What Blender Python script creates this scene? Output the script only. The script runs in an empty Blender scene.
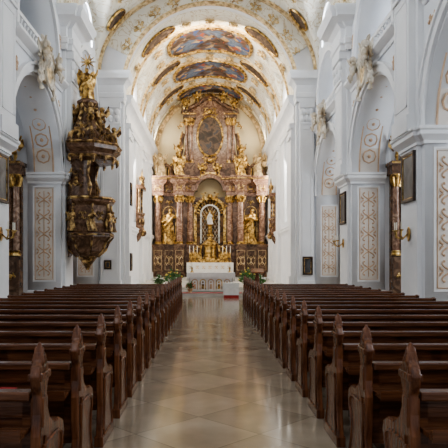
import bpy, bmesh, math, random
from mathutils import Vector, Matrix
random.seed(4)
C=bpy.context.scene.collection
pi=math.pi; sin=math.sin; cos=math.cos
try:
    bpy.context.scene.view_settings.look='AgX - Medium High Contrast'
except Exception: pass
# ---------------------------------------------------------------- materials
def newmat(name):
    m=bpy.data.materials.new(name); m.use_nodes=True
    nt=m.node_tree; b=nt.nodes['Principled BSDF']; return m,nt,b
def col(c): return (c[0],c[1],c[2],1)
def mat_noise(name,stops,scale=3,rough=.6,metal=0,bump=0,bscale=30,stretch=(1,1,1),dist=0,detail=4):
    m,nt,b=newmat(name)
    tc=nt.nodes.new('ShaderNodeTexCoord'); mp=nt.nodes.new('ShaderNodeMapping'); mp.inputs['Scale'].default_value=stretch
    n=nt.nodes.new('ShaderNodeTexNoise'); n.inputs['Scale'].default_value=scale; n.inputs['Detail'].default_value=detail
    n.inputs['Distortion'].default_value=dist
    r=nt.nodes.new('ShaderNodeValToRGB')
    e=r.color_ramp.elements
    while len(e)<len(stops): e.new(.5)
    for i,(p,c) in enumerate(stops): e[i].position=p; e[i].color=col(c)
    nt.links.new(tc.outputs['Object'],mp.inputs['Vector']); nt.links.new(mp.outputs['Vector'],n.inputs['Vector'])
    nt.links.new(n.outputs['Fac'],r.inputs['Fac']); nt.links.new(r.outputs['Color'],b.inputs['Base Color'])
    b.inputs['Roughness'].default_value=rough; b.inputs['Metallic'].default_value=metal
    if bump:
        n2=nt.nodes.new('ShaderNodeTexNoise'); n2.inputs['Scale'].default_value=bscale
        nt.links.new(mp.outputs['Vector'],n2.inputs['Vector'])
        bp=nt.nodes.new('ShaderNodeBump'); bp.inputs['Strength'].default_value=bump; bp.inputs['Distance'].default_value=.03
        nt.links.new(n2.outputs['Fac'],bp.inputs['Height']); nt.links.new(bp.outputs['Normal'],b.inputs['Normal'])
    return m
M={}
M['white']=mat_noise('white_plaster',[(.3,(.73,.745,.775)),(.7,(.82,.83,.855))],.8,.85)
M['trim']=mat_noise('trim_plaster',[(.3,(.78,.785,.80)),(.7,(.87,.87,.88))],1,.7)
M['apse']=mat_noise('yellow_plaster',[(.3,(.66,.53,.31)),(.7,(.78,.67,.45))],.6,.8)
M['stucco']=mat_noise('stucco_relief',[(.35,(.42,.32,.20)),(.6,(.78,.73,.64))],3,.6)
M['gold']=mat_noise('gilding',[(.38,(.13,.065,.02)),(.5,(.50,.31,.09)),(.62,(.82,.58,.24)),(.8,(1,.82,.46))],5,.3,.65,.5,14)
M['goldold']=mat_noise('antique_gilding',[(.42,(.09,.045,.02)),(.53,(.36,.22,.085)),(.64,(.76,.53,.23)),(.8,(1,.80,.42))],5,.36,.5,.5,14)
M['goldpale']=mat_noise('pale_gilding',[(.34,(.32,.21,.10)),(.55,(.76,.58,.32)),(.75,(.95,.82,.58))],5,.42,.35,.4,12)
M['goldvault']=mat_noise('vault_gilding',[(.34,(.34,.23,.10)),(.55,(.64,.47,.23)),(.75,(.84,.70,.44))],4,.45,.3,.4,12)
M['silver']=mat_noise('silvered_lattice',[(.34,(.38,.36,.32)),(.6,(.78,.76,.70))],5,.35,.5)
M['marble']=mat_noise('brown_marble',[(.3,(.055,.030,.018)),(.5,(.135,.075,.045)),(.62,(.25,.155,.095)),(.72,(.10,.055,.032))],1.7,.24,0,0,dist=2.2,detail=6)
M['marblep']=mat_noise('pulpit_marble',[(.3,(.07,.036,.022)),(.5,(.16,.085,.048)),(.62,(.28,.165,.10)),(.72,(.11,.058,.033))],2.5,.24,0,0,dist=2.2,detail=6)
M['marbler']=mat_noise('red_brown_marble',[(.3,(.12,.062,.04)),(.5,(.25,.14,.09)),(.62,(.44,.29,.20)),(.75,(.20,.10,.062))],2.2,.22,0,0,dist=2.5,detail=6)
M['wood']=mat_noise('pew_wood',[(.3,(.060,.021,.009)),(.55,(.135,.050,.021)),(.75,(.21,.084,.036))],7,.22,0,.12,20,stretch=(.35,4,4))
M['woodend']=mat_noise('pew_end_wood',[(.3,(.072,.025,.011)),(.55,(.165,.060,.025)),(.75,(.26,.10,.043))],7,.22,0,.12,20,stretch=(4,4,.4))
M['darkwood']=mat_noise('dark_wood',[(.3,(.02,.01,.006)),(.7,(.05,.025,.013))],6,.4)
M['peach']=mat_noise('peach_stucco',[(.3,(.54,.36,.23)),(.7,(.68,.49,.34))],4,.7)
M['panel']=mat_noise('panel_plaster',[(.3,(.72,.66,.60)),(.7,(.80,.75,.69))],2,.8)
M['cloth']=mat_noise('white_linen',[(.3,(.80,.79,.76)),(.7,(.90,.89,.87))],6,.8,0,.4,25)
M['red']=mat_noise('red_carpet',[(.3,(.36,.03,.03)),(.7,(.50,.06,.05))],8,.9)
M['blue']=mat_noise('blue_cover',[(.3,(.03,.07,.25)),(.7,(.06,.11,.33))],8,.6)
M['paper']=mat_noise('paper',[(.3,(.75,.72,.65)),(.7,(.85,.82,.76))],8,.8)
M['leaf']=mat_noise('foliage',[(.3,(.03,.10,.02)),(.7,(.10,.26,.05))],12,.6)
M['yellow']=mat_noise('yellow_petals',[(.3,(.75,.5,.05)),(.7,(.9,.75,.2))],12,.6)
M['redf']=mat_noise('red_petals',[(.3,(.6,.04,.05)),(.7,(.8,.15,.12))],12,.6)
M['wax']=mat_noise('wax',[(.3,(.82,.78,.66)),(.7,(.88,.85,.75))],4,.5)
M['paint']=mat_noise('oil_painting',[(.36,(.02,.014,.012)),(.5,(.055,.034,.022)),(.58,(.16,.10,.06)),(.66,(.05,.05,.06))],1.6,.5,dist=.8)
M['paintdk']=mat_noise('darkened_painting',[(.35,(.02,.02,.025)),(.6,(.10,.10,.11)),(.72,(.22,.18,.14))],1.6,.4,dist=1)
M['frescodk']=mat_noise('fresco_paint_dark',[(.35,(.03,.02,.015)),(.5,(.09,.055,.035)),(.65,(.18,.12,.08))],2.2,.7,dist=1.5)
M['white_marble']=mat_noise('pale_stone',[(.3,(.55,.52,.47)),(.7,(.68,.65,.6))],2,.25)
M['niche']=mat_noise('niche_dark_gilding',[(.4,(.06,.03,.015)),(.6,(.28,.16,.07))],3,.5,.3)  # darker mottled brown gilding for the niche back
def frescomat():
    m,nt,b=newmat('fresco_paint')
    tc=nt.nodes.new('ShaderNodeTexCoord')
    n=nt.nodes.new('ShaderNodeTexNoise'); n.inputs['Scale'].default_value=.9; n.inputs['Detail'].default_value=5; n.inputs['Distortion'].default_value=.8
    nt.links.new(tc.outputs['Object'],n.inputs['Vector'])
    r=nt.nodes.new('ShaderNodeValToRGB'); e=r.color_ramp.elements
    st=[(.36,(.035,.025,.02)),(.45,(.13,.07,.04)),(.52,(.08,.11,.17)),(.60,(.16,.20,.26)),(.68,(.09,.045,.028))]
    while len(e)<len(st): e.new(.5)
    for i,(p,c) in enumerate(st): e[i].position=p; e[i].color=col(c)
    nt.links.new(n.outputs['Fac'],r.inputs['Fac'])
    v=nt.nodes.new('ShaderNodeTexVoronoi'); v.inputs['Scale'].default_value=2.6
    nt.links.new(tc.outputs['Object'],v.inputs['Vector'])
    sep=nt.nodes.new('ShaderNodeSeparateColor'); nt.links.new(v.outputs['Color'],sep.inputs['Color'])
    r2=nt.nodes.new('ShaderNodeValToRGB'); r2.color_ramp.interpolation='CONSTANT'; e=r2.color_ramp.elements
    st=[(0,(.36,.09,.04)),(.25,(.42,.26,.11)),(.45,(.05,.09,.22)),(.65,(.50,.36,.22)),(.82,(.12,.055,.03))]
    while len(e)<len(st): e.new(.5)
    for i,(p,c) in enumerate(st): e[i].position=p; e[i].color=col(c)
    nt.links.new(sep.outputs[0],r2.inputs['Fac'])
    n3=nt.nodes.new('ShaderNodeTexNoise'); n3.inputs['Scale'].default_value=1.4; n3.inputs['Detail'].default_value=3
    nt.links.new(tc.outputs['Object'],n3.inputs['Vector'])
    r3=nt.nodes.new('ShaderNodeValToRGB'); r3.color_ramp.elements[0].position=.5; r3.color_ramp.elements[1].position=.56
    nt.links.new(n3.outputs['Fac'],r3.inputs['Fac'])
    mx=nt.nodes.new('ShaderNodeMixRGB'); nt.links.new(r3.outputs['Color'],mx.inputs['Fac']); nt.links.new(r.outputs['Color'],mx.inputs['Color1']); nt.links.new(r2.outputs['Color'],mx.inputs['Color2'])
    nt.links.new(mx.outputs['Color'],b.inputs['Base Color']); b.inputs['Roughness'].default_value=.75
    return m
M['fresco']=frescomat()
def vaultmat(name,base,goldc,scale,w=.045):
    m,nt,b=newmat(name)
    tc=nt.nodes.new('ShaderNodeTexCoord')
    n=nt.nodes.new('ShaderNodeTexNoise'); n.inputs['Scale'].default_value=scale; n.inputs['Detail'].default_value=3; n.inputs['Distortion'].default_value=3.2
    nt.links.new(tc.outputs['Object'],n.inputs['Vector'])
    r=nt.nodes.new('ShaderNodeValToRGB'); e=r.color_ramp.elements; e.new(.5); e.new(.5)
    for i,(p,c) in enumerate([(.5-w,base),(.5-w*.3,goldc),(.5+w*.3,goldc),(.5+w,base)]): e[i].position=p; e[i].color=col(c)
    nt.links.new(n.outputs['Fac'],r.inputs['Fac']); nt.links.new(r.outputs['Color'],b.inputs['Base Color'])
    b.inputs['Roughness'].default_value=.7
    bp=nt.nodes.new('ShaderNodeBump'); bp.inputs['Strength'].default_value=.5; bp.inputs['Distance'].default_value=.06
    nt.links.new(n.outputs['Fac'],bp.inputs['Height']); nt.links.new(bp.outputs['Normal'],b.inputs['Normal'])
    return m
M['vault']=vaultmat('stuccoed_vault',(.80,.77,.68),(.58,.48,.32),.7,.03)
M['band']=vaultmat('stuccoed_band',(.76,.70,.55),(.48,.34,.16),1.8)

m,nt,b=newmat('stone_tile_floor')
tc=nt.nodes.new('ShaderNodeTexCoord'); mp=nt.nodes.new('ShaderNodeMapping'); mp.inputs['Rotation'].default_value=(0,0,pi/4)
mp.inputs['Scale'].default_value=(1.15,1.15,1.15); mp.inputs['Location'].default_value=(.1,.1,0)
nt.links.new(tc.outputs['Object'],mp.inputs['Vector'])
ck=nt.nodes.new('ShaderNodeTexChecker'); ck.inputs['Scale'].default_value=1
ck.inputs['Color1'].default_value=(.47,.395,.305,1); ck.inputs['Color2'].default_value=(.395,.325,.245,1)
nt.links.new(mp.outputs['Vector'],ck.inputs['Vector'])
n=nt.nodes.new('ShaderNodeTexNoise'); n.inputs['Scale'].default_value=1.6; n.inputs['Detail'].default_value=6
nt.links.new(tc.outputs['Object'],n.inputs['Vector'])
mx=nt.nodes.new('ShaderNodeMixRGB'); mx.blend_type='MULTIPLY'; mx.inputs['Fac'].default_value=.8
r=nt.nodes.new('ShaderNodeValToRGB'); r.color_ramp.elements[0].position=.3; r.color_ramp.elements[0].color=(.6,.58,.55,1); r.color_ramp.elements[1].position=.7; r.color_ramp.elements[1].color=(1,1,1,1)
nt.links.new(n.outputs['Fac'],r.inputs['Fac']); nt.links.new(ck.outputs['Color'],mx.inputs['Color1']); nt.links.new(r.outputs['Color'],mx.inputs['Color2'])
br=nt.nodes.new('ShaderNodeTexBrick'); br.offset=0; br.inputs['Scale'].default_value=1; br.inputs['Brick Width'].default_value=1; br.inputs['Row Height'].default_value=1; br.inputs['Mortar Size'].default_value=.008
br.inputs['Color1'].default_value=(1,1,1,1); br.inputs['Color2'].default_value=(1,1,1,1); br.inputs['Mortar'].default_value=(.68,.65,.62,1)
nt.links.new(mp.outputs['Vector'],br.inputs['Vector'])
mx2=nt.nodes.new('ShaderNodeMixRGB'); mx2.blend_type='MULTIPLY'; mx2.inputs['Fac'].default_value=1
nt.links.new(mx.outputs['Color'],mx2.inputs['Color1']); nt.links.new(br.outputs['Color'],mx2.inputs['Color2'])
nt.links.new(mx2.outputs['Color'],b.inputs['Base Color']); b.inputs['Roughness'].default_value=.13
M['floor']=m

# ---------------------------------------------------------------- mesh builder
class MB:
    def __init__(s): s.v=[]; s.f=[]
    def add(s,vs,fs):
        o=len(s.v); s.v+=[tuple(v) for v in vs]; s.f+=[tuple(i+o for i in f) for f in fs]; return s
    def box(s,x0,x1,y0,y1,z0,z1):
        return s.add([(x0,y0,z0),(x1,y0,z0),(x1,y1,z0),(x0,y1,z0),(x0,y0,z1),(x1,y0,z1),(x1,y1,z1),(x0,y1,z1)],
          [(0,3,2,1),(4,5,6,7),(0,1,5,4),(1,2,6,5),(2,3,7,6),(3,0,4,7)])
    def lathe(s,prof,cx=0,cy=0,seg=16,sx=1,sy=1,a0=0,a1=2*pi):
        full=abs(a1-a0-2*pi)<1e-6; n=seg if full else seg+1
        vs=[]; fs=[]
        for r,z in prof:
            for i in range(n):
                a=a0+(a1-a0)*i/seg; vs.append((cx+r*sx*cos(a),cy+r*sy*sin(a),z))
        for j in range(len(prof)-1):
            for i in range(seg if full else n):
                k=(i+1)%n
                fs.append((j*n+i,j*n+k,(j+1)*n+k,(j+1)*n+i))
        fs.append(tuple(range(n-1,-1,-1))); fs.append(tuple((len(prof)-1)*n+i for i in range(n)))
        return s.add(vs,fs)
    def ball(s,c,r,sx=1,sy=1,sz=1,seg=10,rings=6):
        prof=[(max(1e-4,r*sin(pi*j/rings)),c[2]-r*sz*cos(pi*j/rings)) for j in range(rings+1)]
        return s.lathe(prof,c[0],c[1],seg,sx,sy)
    def tube(s,pts,rad,seg=6,flat=1.0):
        pts=[Vector(p) for p in pts]; n=len(pts)
        if not isinstance(rad,(list,tuple)): rad=[rad]*n
        vs=[]; fs=[]; up=None
        for i in range(n):
            t=(pts[min(i+1,n-1)]-pts[max(i-1,0)])
            if t.length<1e-9: t=Vector((0,0,1))
            t.normalize()
            if up is None:
                up=Vector((0,0,1)) if abs(t.z)<.9 else Vector((0,1,0))
            a=t.cross(up)
            if a.length<1e-6: a=t.orthogonal()
            a.normalize(); bb=a.cross(t).normalized(); up=bb
            for k in range(seg):
                th=2*pi*k/seg; vs.append(pts[i]+a*cos(th)*rad[i]+bb*sin(th)*rad[i]*flat)
        for i in range(n-1):
            for k in range(seg):
                k2=(k+1)%seg; fs.append((i*seg+k,i*seg+k2,(i+1)*seg+k2,(i+1)*seg+k))
        fs.append(tuple(range(seg-1,-1,-1))); fs.append(tuple((n-1)*seg+k for k in range(seg)))
        return s.add(vs,fs)
    def prism(s,poly,w0,w1,axis='y'):
        mp={'y':lambda u,v,w:(u,w,v),'x':lambda u,v,w:(w,u,v),'z':lambda u,v,w:(u,v,w)}[axis]
        n=len(poly); vs=[mp(u,v,w0) for u,v in poly]+[mp(u,v,w1) for u,v in poly]
        fs=[tuple(range(n)),tuple(range(2*n-1,n-1,-1))]+[(i,(i+1)%n,n+(i+1)%n,n+i) for i in range(n)]
        return s.add(vs,fs)
    def mould(s,path,prof,sign=1):
        path=[Vector(p) for p in path]; n=len(path); m_=len(prof); vs=[]
        for i in range(n):
            ns=[]
            if i>0: d=(path[i]-path[i-1]).normalized(); ns.append(Vector((-d.y,d.x))*sign)
            if i<n-1: d=(path[i+1]-path[i]).normalized(); ns.append(Vector((-d.y,d.x))*sign)
            nn=sum(ns,Vector((0,0)))/len(ns); nn=nn/max(nn.length_squared,.2)
            for o,z in prof: vs.append((path[i].x+nn.x*o,path[i].y+nn.y*o,z))
        fs=[]
        for i in range(n-1):
            for j in range(m_):
                k=(j+1)%m_; fs.append((i*m_+j,i*m_+k,(i+1)*m_+k,(i+1)*m_+j))
        fs.append(tuple(range(m_))); fs.append(tuple((n-1)*m_+j for j in range(m_-1,-1,-1)))
        return s.add(vs,fs)
    def archband(s,yc,zs,r0,r1,w0,w1,axis='x',legs=None,seg=24):
        ang=[pi*i/seg for i in range(seg+1)]
        def q(r,a): return (yc-r*cos(a),zs+r*sin(a))
        P=[]
        if legs is not None: P.append(((yc-r0,legs),(yc-r1,legs)))
        for a in ang: P.append((q(r0,a),q(r1,a)))
        if legs is not None: P.append(((yc+r0,legs),(yc+r1,legs)))
        f={'y':lambda u,v,w:(u,w,v),'x':lambda u,v,w:(w,u,v)}[axis]
        vs=[];fs=[]
        for (a,b_) in P: vs+=[f(*a,w0),f(*b_,w0),f(*b_,w1),f(*a,w1)]
        for i in range(len(P)-1):
            for j in range(4):
                k=(j+1)%4; fs.append((i*4+j,i*4+k,i*4+4+k,i*4+4+j))
        fs.append((0,1,2,3)); L=(len(P)-1)*4; fs.append((L+3,L+2,L+1,L))
        return s.add(vs,fs)
    def obj(s,name,mat,parent=None,smooth=40,bevel=0,loc=None,label=None):
        me=bpy.data.meshes.new(name); me.from_pydata(s.v,[],s.f); me.validate()
        bm=bmesh.new(); bm.from_mesh(me); bmesh.ops.recalc_face_normals(bm,faces=bm.faces); bm.to_mesh(me); bm.free()
        me.materials.append(M[mat] if isinstance(mat,str) else mat)
        if smooth:
            me.polygons.foreach_set('use_smooth',[True]*len(me.polygons)); me.set_sharp_from_angle(angle=math.radians(smooth))
        ob=bpy.data.objects.new(name,me); C.objects.link(ob)
        if bevel:
            md=ob.modifiers.new('bevel','BEVEL'); md.width=bevel; md.segments=2; md.limit_method='ANGLE'
        if parent: ob.parent=parent
        if loc: ob.location=loc
        if label: ob['label']=label
        return ob
def root(name,loc,rz,label,cat,group=None):
    e=bpy.data.objects.new(name,None); e.empty_display_size=.2; C.objects.link(e); e.location=loc; e.rotation_euler=(0,0,rz)
    e['label']=label; e['category']=cat
    if group: e['group']=group
    return e
def tag(o,label,cat,group=None):
    o['label']=label; o['category']=cat
    if group: o['group']=group
    return o
def struct(o,label):
    o['kind']='structure'; o['label']=label; o['category']=o.name.split('_')[0].split('.')[0]; return o
def copy_thing(src,loc,rz=None):
    n=src.copy(); C.objects.link(n); n.location=loc
    if rz is not None: n.rotation_euler=(0,0,rz)
    def rec(a,b_):
        for ch in list(a.children):
            c=ch.copy(); C.objects.link(c); c.parent=b_; rec(ch,c)
    rec(src,n)
    return n
def plate(name,outer,holes,w0,w1,axis,mat,label):
    cu=bpy.data.curves.new('tmp','CURVE'); cu.dimensions='2D'; cu.fill_mode='BOTH'; cu.extrude=abs(w1-w0)/2
    for P in [outer]+holes:
        sp=cu.splines.new('POLY'); sp.points.add(len(P)-1); sp.use_cyclic_u=True
        for p,(u,v) in zip(sp.points,P): p.co=(u,v,0,1)
    ob=bpy.data.objects.new('tmp',cu); C.objects.link(ob)
    dg=bpy.context.evaluated_depsgraph_get(); me=bpy.data.meshes.new_from_object(ob.evaluated_get(dg)); bpy.data.objects.remove(ob)
    wc=(w0+w1)/2
    for v in me.vertices:
        u,vv,w=v.co
        v.co={'x':(w+wc,u,vv),'y':(u,w+wc,vv),'z':(u,vv,w+wc)}[axis]
    bm=bmesh.new(); bm.from_mesh(me); bmesh.ops.remove_doubles(bm,verts=bm.verts,dist=1e-4); bmesh.ops.recalc_face_normals(bm,faces=bm.faces); bm.to_mesh(me); bm.free()
    me.materials.clear(); me.materials.append(M[mat]); me.name=name
    o=bpy.data.objects.new(name,me); C.objects.link(o); return struct(o,label)
def archhole(c,w,z0,zs,seg=20):
    return [(c-w,z0)]+[(c-w*cos(pi*i/seg),zs+w*sin(pi*i/seg)) for i in range(seg+1)]+[(c+w,z0)]

# ---------------------------------------------------------------- statue
def statue(mb,x,y,z,h,seed=0,wings=False,arm=0,face=0,halo=False):
    rnd=random.Random(seed); ph=rnd.random()*6; lean=rnd.choice((-1,1))*.03
    R=[(0,.19,.15),(.06,.185,.145),(.18,.16,.125),(.33,.145,.115),(.48,.14,.105),(.58,.115,.09),(.66,.115,.085),(.74,.135,.09),(.79,.14,.08),(.825,.10,.062),(.845,.045,.042),(.865,.036,.038),(.885,.05,.055),(.915,.062,.068),(.95,.06,.066),(.98,.04,.045),(1,.008,.008)]
    n=26; vs=[];fs=[]
    ca,sa=cos(face),sin(face)
    def T(px,py,pz): return (x+(px*ca-py*sa)*h,y+(px*sa+py*ca)*h,z+pz*h)
    for (t,rx,ry) in R:
        am=max(0,.28*(1-t/.75))
        ox=lean*sin(t*pi*1.6)
        for i in range(n):
            a=2*pi*i/n; k=1+am*sin(6*a+ph+t*5)+am*.5*sin(3*a+ph)
            vs.append(T(ox+rx*k*cos(a),ry*k*sin(a)-(.012 if .88<t<.96 and sin(a)<-.9 else 0),t))
    for j in range(len(R)-1):
        for i in range(n): fs.append((j*n+i,j*n+(i+1)%n,(j+1)*n+(i+1)%n,(j+1)*n+i))
    fs.append(tuple(range(n-1,-1,-1))); mb.add(vs,fs)
    for sgn in (-1,1):
        up = (arm==1 and sgn>0) or arm==2
        if up: P=[(sgn*.10,0,.775),(sgn*.2,-.05,.72),(sgn*.25,-.10,.82),(sgn*.27,-.12,.93)]
        elif arm==3: P=[(sgn*.10,0,.775),(sgn*.18,-.03,.64),(sgn*.10,-.15,.66),(sgn*.02,-.18,.71)]
        else: P=[(sgn*.10,0,.775),(sgn*.19,-.02,.62),(sgn*.16,-.14,.60),(sgn*.09,-.19,.63)]
        mb.tube([T(*p) for p in P],[.052*h,.045*h,.036*h,.02*h],8)
        mb.ball(T(*P[-1]),.028*h,seg=8,rings=5)
    mb.tube([T(-.11,.03,.80),T(-.17,.05,.6),T(-.2,.03,.35),T(-.17,.05,.12)],[.04*h,.06*h,.07*h,.05*h],8)
    mb.tube([T(.1,-.06,.74),T(0,-.12,.6),T(-.12,-.10,.48),T(-.2,-.02,.42)],[.03*h,.05*h,.05*h,.03*h],7)
    if wings:
        for sgn in (-1,1):
            W=[(.04,.07,.72),(.14,.12,.92),(.24,.13,.98),(.31,.13,.85),(.29,.12,.6),(.22,.1,.38),(.1,.08,.5)]
            a=[T(sgn*p[0],p[1],p[2]) for p in W]; b_=[T(sgn*p[0],p[1]+.035,p[2]) for p in W]; m_=len(W)
            mb.add(a+b_,[tuple(range(m_)),tuple(range(2*m_-1,m_-1,-1))]+[(i,(i+1)%m_,m_+(i+1)%m_,m_+i) for i in range(m_)])
    if halo:
        c=T(0,.06,.95); pts=[(c[0]+.12*h*cos(2*pi*i/16),c[1],c[2]+.12*h*sin(2*pi*i/16)) for i in range(17)]
        mb.tube(pts,.012*h,5)
def putto(mb,x,y,z,h,seed=0):
    rnd=random.Random(seed); s=rnd.choice((-1,1))
    mb.ball((x,y,z+.84*h),.15*h,seg=10,rings=7)
    mb.ball((x,y,z+.52*h),.17*h,1,.8,1.35,10,7)
    for g in (-1,1):
        mb.tube([(x+g*.08*h,y,z+.35*h),(x+g*.16*h,y-.12*h,z+.2*h),(x+g*.1*h,y-.06*h,z)],[.09*h,.075*h,.04*h],7)
        mb.tube([(x+g*.14*h,y,z+.66*h),(x+g*.3*h,y-.05*h,z+(.62+.2*(g==s))*h),(x+g*.38*h,y-.12*h,z+(.6+.4*(g==s))*h)],[.06*h,.05*h,.035*h],7)
        mb.add([(x+g*.06*h,y+.1*h,z+.6*h),(x+g*.35*h,y+.17*h,z+.95*h),(x+g*.4*h,y+.17*h,z+.65*h),(x+g*.2*h,y+.13*h,z+.42*h),
                (x+g*.06*h,y+.14*h,z+.6*h),(x+g*.35*h,y+.2*h,z+.95*h),(x+g*.4*h,y+.2*h,z+.65*h),(x+g*.2*h,y+.17*h,z+.42*h)],
               [(0,1,2,3),(7,6,5,4),(0,1,5,4),(1,2,6,5),(2,3,7,6),(3,0,4,7)])
def spiral(p0,th0,L,curl,n=14):
    pts=[p0]; x,y=p0; th=th0; ds=L/n
    for i in range(n):
        th+=curl*((i+1)/n)**1.6*1.1*14/n*.5
        k=ds*(1-.45*i/n); x+=k*cos(th); y+=k*sin(th); pts.append((x,y))
    return pts
def scrolls(mb,f,x0,y0,th,L,r,mir=True,leaves=True):
    for c in ((1,-1) if mir else (1,)):
        P=spiral((x0,y0),th+.3*c,L,c*.9)
        mb.tube([f(*p) for p in P],[r*(1.0-.5*i/len(P)) for i in range(len(P))],5)
        mb.ball(f(*P[-1]),r*1.3,seg=6,rings=4)
        if leaves:
            for i in (3,6,9):
                a=math.atan2(P[i+1][1]-P[i][1],P[i+1][0]-P[i][0])-c*1.0
                Q=[(P[i][0]+k*L*.09*cos(a-c*.25*k),P[i][1]+k*L*.09*sin(a-c*.25*k)) for k in range(4)]
                mb.tube([f(*q) for q in Q],[r*.7,r*1.1,r*.8,r*.2],5)

# ---------------------------------------------------------------- setting
XL,XR,T=-6.1,5.8,1.35; CX=-.15; NH=5.95; SP=5.2; SV=12.0; PP=.12
BAYS=[(1.3,7.3),(9.1,15.1),(16.9,22.9),(24.7,30.5)]
PIERS=[(7.3,9.1),(15.1,16.9),(22.9,24.7)]
YT=30.7
fl=MB().box(-12,12,-4.5,49,-.3,0).obj('floor','floor',smooth=0); struct(fl,'cream and tan diagonal stone tile church floor')
def nave_wall(name,xa,xb):
    out=[(-4.5,0)]
    for a,b_ in BAYS:
        c=(a+b_)/2;w=(b_-a)/2
        out+=archhole(c,w,0,SP,28)
    out+=[(YT,0),(YT,17.2),(-4.5,17.2)]
    H=[]
    for a,b_ in BAYS:
        c=(a+b_)/2
        H.append(archhole(c,2.3,9.0,9.7))
        H.append(archhole(c,1.1,12.7,13.3))
    return plate(name,out,H,xa,xb,'x','white','white plastered nave wall with round arches and upper openings')
nave_wall('wall_left',XL-T,XL); nave_wall('wall_right',XR,XR+T)
CW=4.75; CS=11.1
plate('wall_chancel_front',[(XL-T,0),(-CW,0)]+[(-CW*cos(pi*i/32),CS+CW*sin(pi*i/32)) for i in range(33)]+[(CW,0),(XR+T,0),(XR+T,17.4),(XL-T,17.4)],[],YT,YT+.6,'y','white','white wall pierced by the tall chancel arch')
plate('wall_chancel_arch_facing',[(-CW*cos(pi*i/32),CS+CW*sin(pi*i/32)) for i in range(4,29)]+[(XR-.02,13.8),(XR-.02,16.6),(XL+.02,16.6),(XL+.02,13.8)],[],YT-.05,YT-.005,'y','vault','cream and gold stuccoed facing around the chancel arch')
YC0=YT+.6; YA=47.2
CB=[35.4,40.7,45.5]
for nm,a,b_ in (('wall_chancel_left',-CW-.6,-CW),('wall_chancel_right',CW,CW+.6)):
    H=[archhole(c,.95,11.9,12.1) for c in CB]+[archhole(c,.62,4.2 if c<36 else 5.5,9.0) for c in (CB[0],CB[2]-.9)]
    plate(nm,[(YC0,0),(YA,0),(YA,14.2),(YC0,14.2)],H,a,b_,'x','white','white chancel side wall with tall windows')
struct(MB().box(-5.4,5.4,YA,YA+.4,0,16.4).obj('wall_apse','apse',smooth=0),'warm yellow end wall behind the high altar')
for i,(x0,x1) in enumerate(((-11.4,-11.0),(10.7,11.1))):
    H=[archhole((a+b_)/2,.9,3.2,6.0) for a,b_ in BAYS]+[archhole((a+b_)/2,.9,9.3,10.4) for a,b_ in BAYS]
    plate('wall_aisle_'+('left','right')[i],[(-4.5,0),(YT,0),(YT,12.2),(-4.5,12.2)],H,x0,x1,'x','white','outer side chapel wall with windows')
k=0
for (a,b_) in PIERS+[(YT,YT+.5)]:
    for (x0,x1) in ((-11.0,XL-T),(XR+T,10.7)):
        k+=1
        struct(MB().box(x0,x1,a+.02,b_-.02,0,12.2).obj('wall_chapel_%d'%k,'white',smooth=0),'white cross wall between side chapels')
for i,(x0,x1) in enumerate(((-11.0,XL-T),(XR+T,10.7))):
    struct(MB().box(x0,x1,-4.5,YT,8.35,8.6).obj('ceiling_chapel_%d'%(i+1),'white',smooth=0),'flat white ceiling over the side chapels')
    struct(MB().box(x0,x1,-4.5,YT,12.2,12.4).obj('ceiling_gallery_%d'%(i+1),'white',smooth=0),'flat white ceiling over the gallery')
def vault(name,cx,hw,zs,rise,y0,y1,bays,bw,crise,mat,label,na=72,ny=150):
    vs=[];fs=[]
    ys=[y0+(y1-y0)*j/ny for j in range(ny+1)]
    for y in ys:
        zc=0
        for c in bays:
            d=abs(y-c)/bw
            if d<1: zc=max(zc,zs-.05+crise*math.sqrt(1-d*d))
        for i in range(na+1):
            a=-pi/2+pi*i/na
            vs.append((cx+hw*sin(a),y,max(zs+rise*cos(a),zc)))
    for j in range(ny):
        for i in range(na):
            p=j*(na+1)+i; fs.append((p,p+1,p+na+2,p+na+1))
    mb=MB(); mb.add(vs,fs); o=mb.obj(name,mat,smooth=35)
    md=o.modifiers.new('thick','SOLIDIFY'); md.thickness=.15; md.offset=1
    return struct(o,label)
NR=4.7
vault('ceiling',CX,NH,SV,NR,-4.5,YT,[(a+b_)/2 for a,b_ in BAYS],2.3,2.85,'vault','stuccoed cream and gold barrel vault')
vault('ceiling_chancel',0,CW,CS,CW,YC0,YA,CB,1.5,2.6,'vault','frescoed chancel vault with gilded stucco',64,130)
tn=0
def trim(mb,mat='trim',label='white plaster moulding',smooth=40):
    global tn; tn+=1
    return struct(mb.obj('trim_%d'%tn,mat,smooth=smooth),label)
def ellband(cx,hw,zs,rise,th,y0,y1,seg=40):
    mb=MB(); vs=[];fs=[]
    for i in range(seg+1):
        a=-pi/2+pi*i/seg
        for (d,y) in ((0,y0),(-th,y0),(-th,y1),(0,y1)):
            vs.append((cx+(hw+d)*sin(a),y,zs+(rise+d)*cos(a)))
    for i in range(seg):
        for j in range(4):
            q=(j+1)%4; fs.append((i*4+j,i*4+q,i*4+4+q,i*4+4+j))
    return mb.add(vs,fs)
for a,b_ in PIERS: trim(ellband(CX,NH,SV,NR,.22,a+.3,b_-.3),'band','gilded stucco vault band')
trim(ellband(CX,NH,SV,NR,.14,YT-.35,YT-.06),'goldpale','gilded stucco vault band')
for y in (33.35,37.35,38.75,42.55,43.85): trim(ellband(0,CW,CS,CW,.12,y,y+.16),'goldpale','slim gilded vault rib')
trim(ellband(0,CW,CS,CW,.12,YA-.7,YA),'band','gilded stucco vault band')
mb=MB(); mb.archband(0,CS,CW-.05,CW+.12,YT-.12,YT+.1,'y',seg=40)
trim(mb,'goldpale','gilded chancel arch moulding')
mb=MB()
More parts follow.
